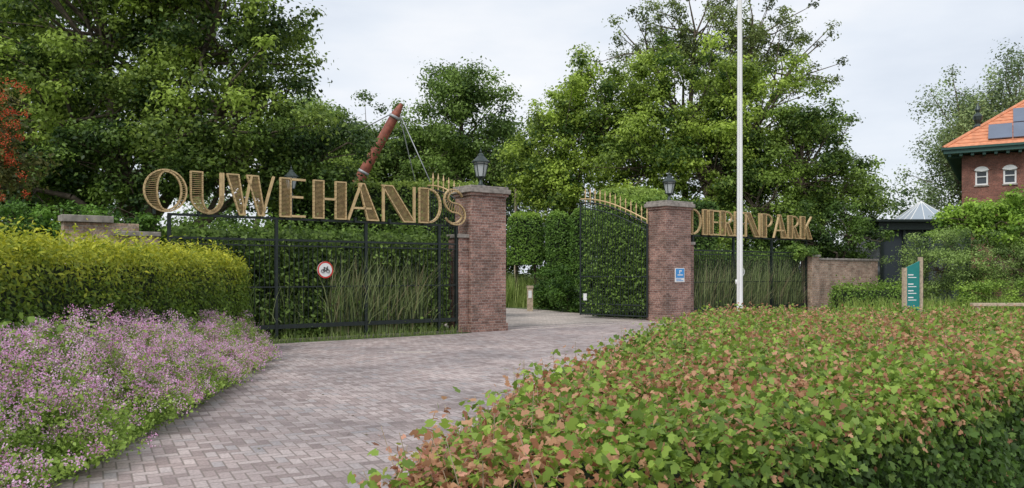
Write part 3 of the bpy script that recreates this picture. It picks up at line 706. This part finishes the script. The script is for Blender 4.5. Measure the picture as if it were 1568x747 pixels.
# ---------------------------------------------------------------- flower bed
def bedx(y): return np.interp(y, [2,5.5,7.4,10.3,13.2,15.4], [-3.15,-3.38,-3.58,-3.93,-4.43,-4.98])
def hedx(y): return np.interp(y, [5,8,12,16.2], [-4.75,-5.0,-5.15,-5.4])
ns = 4800; y = 4.2+11.2*rng.random(ns)**.9; t = rng.random(ns)**1.1; x = bedx(y)-.02-(bedx(y)-hedx(y)-.05)*t
hh = (.22+.7*np.clip(t*1.7, 0, 1))*(1+.3*wob(x*2, y*1.6))*np.interp(y, [4,9,15], [1.0,1.0,.62])*rng.uniform(.75,1.2,ns)
lx = rng.normal(.08,.11,ns)+.25*(1-t)*np.clip(.6+.9*wob(y*2.1,y*1.3), 0, 1.5); ly = rng.normal(0,.09,ns)
V = np.zeros((ns,4,3)); V[:,0] = np.c_[x-.003,y,0*x]; V[:,1] = np.c_[x+.003,y,0*x]; V[:,2] = np.c_[x+lx+.002,y+ly,hh]; V[:,3] = np.c_[x+lx-.002,y+ly,hh]
bed = npmesh('flowering_border', V.reshape(-1,3), np.arange(ns*4).reshape(ns,4), np.tile(np.array([[.2,.3,.08]]),(ns*4,1)), MLEAF)
nl = 32*ns; si = rng.integers(0, ns, nl); tt = rng.random(nl)**.6
P = np.c_[x[si]+lx[si]*tt, y[si]+ly[si]*tt, hh[si]*tt*1.0]+rng.normal(0,.03,(nl,3)); P[:,2] = np.abs(P[:,2])
leaves('border_leaves', P, rdir(nl)*.8+np.array([0,0,.6]), rng.uniform(.02,.048,nl), lerp((.12,.22,.035),(.46,.64,.13),np.clip(rng.random(nl)*.7+.3*tt,0,1)), MLEAF, bed, OVAL)
fl = np.where(rng.random(ns) < np.clip(.42+.95*wob(x*1.9,y*1.5+5),.08,.95))[0]; nf = 46*len(fl); fi = fl[rng.integers(0,len(fl),nf)]
cl = rng.normal(0,1,(nf,3))*np.array([.022,.022,.022]); br = rng.integers(0,4,nf); ang = br*1.9+fi; cl[:,0] += .042*np.cos(ang); cl[:,1] += .042*np.sin(ang); cl[:,2] -= br*.018
P = np.c_[x[fi]+lx[fi], y[fi]+ly[fi], hh[fi]+.04]+cl
tone = np.clip(rng.random(nf)*.5+rng.random(ns)[fi]*.6,0,1)
col = lerp((.7,.26,.56),(.95,.7,.88),tone); dk = rng.random(nf)<.06; col[dk] = (.4,.15,.24)
leaves('border_flowers', P, rdir(nf)+np.array([0,0,.7]), rng.uniform(.012,.023,nf), np.clip(col*1.02,0,.95), MPETAL, bed, OVAL)
n = 520; P = np.c_[rng.uniform(-5.0,-4.25,n), rng.uniform(6.0,8.2,n), np.zeros(n)]; P[:,2] = .7+.42*rng.random(n)+.12*wob(P[:,0]*3,P[:,1]*3)
leaves('broad_leaved_plant', P, rdir(n)*.8+np.array([.4,-.3,.5]), rng.uniform(.07,.15,n), lerp((.1,.2,.03),(.36,.52,.1),rng.random(n)), MLEAF, None, LANCE*np.array([1,1.5]))
P = np.array([(-.62+.03*i*math.sin(i), 2.6+.02*i, .55+.03*i) for i in range(9)])
mb = MB(); mb.path([(-.58,2.62,0),(-.62,2.62,.45),(-.6,2.64,.82)],[.004,.003,.002],5); wd = mb.build('weed_stem', [MWOOD])
leaves('weed_leaves', P, rdir(9)*.5+np.array([0,-.3,.8]), np.full(9,.04), lerp((.3,.35,.06),(.5,.5,.1),rng.random(9)), MLEAF, wd, OVAL)
n = 320; P = np.c_[rng.uniform(-4,4.5,n), rng.uniform(5,21,n), np.full(n,.014)]; e_ = bedx(P[:,1])+.1; k2 = P[:,0] > e_; P = P[k2]; n = len(P)
leaves('fallen_leaves', P, rdir(n)*.2+np.array([0,0,1]), rng.uniform(.02,.045,n), lerp((.1,.07,.03),(.3,.28,.1),rng.random(n)), MLEAF, None, OVAL)

# ---------------------------------------------------------------- trees
G1, G2 = (.022,.048,.01), (.14,.22,.035)
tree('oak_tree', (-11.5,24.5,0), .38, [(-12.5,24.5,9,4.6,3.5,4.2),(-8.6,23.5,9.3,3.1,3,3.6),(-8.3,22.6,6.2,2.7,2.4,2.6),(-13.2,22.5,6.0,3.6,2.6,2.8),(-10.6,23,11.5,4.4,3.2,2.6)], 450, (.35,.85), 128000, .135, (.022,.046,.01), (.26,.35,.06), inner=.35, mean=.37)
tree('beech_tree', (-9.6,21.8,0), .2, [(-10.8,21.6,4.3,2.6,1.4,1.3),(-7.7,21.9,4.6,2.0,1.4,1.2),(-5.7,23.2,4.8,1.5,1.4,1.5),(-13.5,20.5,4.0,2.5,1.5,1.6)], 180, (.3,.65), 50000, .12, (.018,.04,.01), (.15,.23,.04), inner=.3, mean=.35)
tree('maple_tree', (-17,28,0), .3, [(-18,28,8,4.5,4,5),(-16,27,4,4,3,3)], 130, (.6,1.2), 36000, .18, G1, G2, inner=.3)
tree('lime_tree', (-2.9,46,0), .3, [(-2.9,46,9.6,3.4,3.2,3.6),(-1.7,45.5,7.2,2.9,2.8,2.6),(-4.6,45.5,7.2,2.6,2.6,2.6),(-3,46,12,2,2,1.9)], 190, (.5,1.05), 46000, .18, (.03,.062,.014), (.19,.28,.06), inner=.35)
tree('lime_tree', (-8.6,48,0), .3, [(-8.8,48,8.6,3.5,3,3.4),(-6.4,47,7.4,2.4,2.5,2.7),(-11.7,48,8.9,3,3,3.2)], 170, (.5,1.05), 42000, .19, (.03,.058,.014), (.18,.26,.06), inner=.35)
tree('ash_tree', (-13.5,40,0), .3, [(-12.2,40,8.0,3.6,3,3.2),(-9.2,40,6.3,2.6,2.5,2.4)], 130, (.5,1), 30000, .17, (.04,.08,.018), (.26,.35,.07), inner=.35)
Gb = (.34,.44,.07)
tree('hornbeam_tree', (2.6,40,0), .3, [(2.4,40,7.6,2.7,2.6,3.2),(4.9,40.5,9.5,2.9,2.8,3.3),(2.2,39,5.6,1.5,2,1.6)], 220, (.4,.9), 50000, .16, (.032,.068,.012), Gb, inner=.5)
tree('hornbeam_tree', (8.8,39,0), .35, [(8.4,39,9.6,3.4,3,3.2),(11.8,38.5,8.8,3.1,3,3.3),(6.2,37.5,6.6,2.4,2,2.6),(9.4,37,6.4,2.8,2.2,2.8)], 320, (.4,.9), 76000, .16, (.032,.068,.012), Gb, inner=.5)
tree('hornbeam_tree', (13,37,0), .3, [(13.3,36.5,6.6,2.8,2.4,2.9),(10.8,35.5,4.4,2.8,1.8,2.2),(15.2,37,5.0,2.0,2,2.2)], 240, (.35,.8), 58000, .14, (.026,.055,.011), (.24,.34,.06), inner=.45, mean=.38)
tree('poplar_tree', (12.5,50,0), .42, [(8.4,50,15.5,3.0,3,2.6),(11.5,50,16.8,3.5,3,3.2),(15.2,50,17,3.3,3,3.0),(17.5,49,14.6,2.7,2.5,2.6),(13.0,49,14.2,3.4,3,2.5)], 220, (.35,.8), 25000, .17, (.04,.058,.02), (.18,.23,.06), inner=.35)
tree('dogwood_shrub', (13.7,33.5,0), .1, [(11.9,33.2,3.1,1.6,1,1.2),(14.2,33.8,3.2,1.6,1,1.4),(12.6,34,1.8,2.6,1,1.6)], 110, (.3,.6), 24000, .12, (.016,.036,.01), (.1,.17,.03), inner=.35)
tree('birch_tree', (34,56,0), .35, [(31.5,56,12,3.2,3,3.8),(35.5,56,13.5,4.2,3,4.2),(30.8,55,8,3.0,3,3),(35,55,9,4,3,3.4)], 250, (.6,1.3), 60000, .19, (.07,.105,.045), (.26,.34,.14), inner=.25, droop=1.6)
tree('plane_shrub', (19.6,31,0), .12, [(18.0,31,3.6,1.6,1.2,.8),(20.4,31,4.0,2.0,1.3,.9),(19.8,30.5,3.0,2.2,1.3,.8)], 110, (.25,.5), 18000, .14, (.07,.14,.018), (.3,.44,.065), inner=.3)
shrub('willow_shrub', [(15.9,30,1.7,1.6,1.2,1.5),(17.8,29.6,1.9,1.9,1.2,1.5),(20,29.5,1.9,2.1,1.4,1.6)], 170, (.25,.6), 46000, .09, (.06,.1,.03), (.26,.36,.1), inner=.35, tmpl=LANCE)
shrub('low_shrub', [(17.5,28,.7,2.4,.9,.7),(20.5,27.8,.8,2.2,.9,.8)], 90, (.25,.45), 20000, .085, (.07,.13,.02), (.28,.4,.07), inner=.4)
shrub('climbing_vine', [g(15.5,.2,2.3)+(.6,.4,.2), g(14.9,.3,2.4)+(.5,.4,.3)], 30, (.12,.25), 3500, .09, (.05,.1,.02), (.2,.3,.06), limbs=False)
shrub('ivy_shrub', [(-9.2,17.6,2.5,1.4,.8,.5),(-11,17.5,2.6,1.2,.8,.6),(-8.4,18,2.2,1,.6,.5)], 70, (.2,.4), 14000, .085, (.025,.065,.012), (.13,.24,.035), inner=.4)
rb = tree('berry_tree', (-9.4,13.4,0), .07, [(-9.0,13.4,3.5,.9,.7,.9),(-9.2,13.4,4.3,.75,.6,.6)], 60, (.2,.4), 8000, .075, (.04,.05,.015), (.17,.16,.04), inner=.3)
nb = 3600; K_ = 75; cc = np.c_[rng.uniform(-9.3,-7.95,K_), rng.uniform(12.7,13.2,K_), np.zeros(K_)]; cc[:,2] = rng.uniform(2.7,4.75,K_); ii = rng.integers(0,K_,nb)
leaves('berries', cc[ii]+rng.normal(0,.04,(nb,3)), rdir(nb), rng.uniform(.018,.036,nb), lerp((.4,.04,.02),(.75,.16,.06),rng.random(nb)), MLEAF, rb, OVAL)
shrub('woodland_shrub', [(-3,49,2.6,3,1.5,2.8),(0.5,49,2.2,2.6,1.5,2.4),(3.5,49,2.6,2.6,1.5,2.8),(-7,49,2.6,3,1.5,3)], 150, (.5,.9), 34000, .19, (.03,.06,.012), (.16,.26,.045), inner=.3)
lob = []
for x in np.arange(-45, 62, 5.5):
    hz = 5.5 if x < 24 else 4.5
    lob.append((x, 66+rng.uniform(-3,3), hz+rng.uniform(-1,1), 4.2, 3, 4.2)); lob.append((x+2, 63, 2.2, 3.6, 2, 2.6))
for l_ in ((-7,62,9.5,5,3,4),(0,62,8.5,5,3,4),(4,60,10,4,3,4),(-14,60,10,5,3,4)): lob.append(l_)
tree('distant_trees', (0,68,0), .3, lob, 900, (.8,1.5), 110000, .28, (.025,.055,.016), (.17,.24,.065), inner=.4, limbs=False)

# ---------------------------------------------------------------- sky, sun, camera
w = D.worlds.new('World'); scene.world = w; w.use_nodes = True; nt = w.node_tree; nt.nodes.clear()
out = nt.nodes.new('ShaderNodeOutputWorld'); bg = nt.nodes.new('ShaderNodeBackground'); bg.inputs[1].default_value = .135
sky = nt.nodes.new('ShaderNodeTexSky'); sky.sky_type = 'NISHITA'; sky.sun_disc = False
sky.sun_elevation = math.radians(50); sky.sun_rotation = math.radians(210); sky.dust_density = 2
tc = nt.nodes.new('ShaderNodeTexCoord'); mp = nt.nodes.new('ShaderNodeMapping'); mp.inputs['Scale'].default_value = (1, 1, 3.2)
nt.links.new(tc.outputs['Generated'], mp.inputs[0])
f = noise(nt, 2.3, 7, mp.outputs[0])
cl = ramp(nt, f, [(.33, (5.1,5.6,6.4)), (.5, (6.3,6.7,7.3)), (.66, (7.5,7.6,7.8))])
c = mixc(nt, .92, sky.outputs[0], cl)
nt.links.new(c, bg.inputs[0]); nt.links.new(bg.outputs[0], out.inputs[0])
sl = D.lights.new('sun', 'SUN'); sl.energy = 2.2; sl.angle = math.radians(20); sl.color = (1, .98, .95)
so = link(D.objects.new('sun', sl)); so.rotation_euler = (math.radians(40), 0, math.radians(-30))
cam = D.cameras.new('camera'); cam.lens = 28; cam.sensor_width = 36; cam.shift_y = .0277; cam.clip_end = 2000; cam.clip_start = .05
co = link(D.objects.new('camera', cam)); co.location = (0, 0, 1.6); co.rotation_euler = (math.radians(90), 0, 0)
scene.camera = co
scene.view_settings.view_transform = 'Standard'
try: scene.view_settings.look = 'None'
except Exception: pass
scene.view_settings.exposure = 0
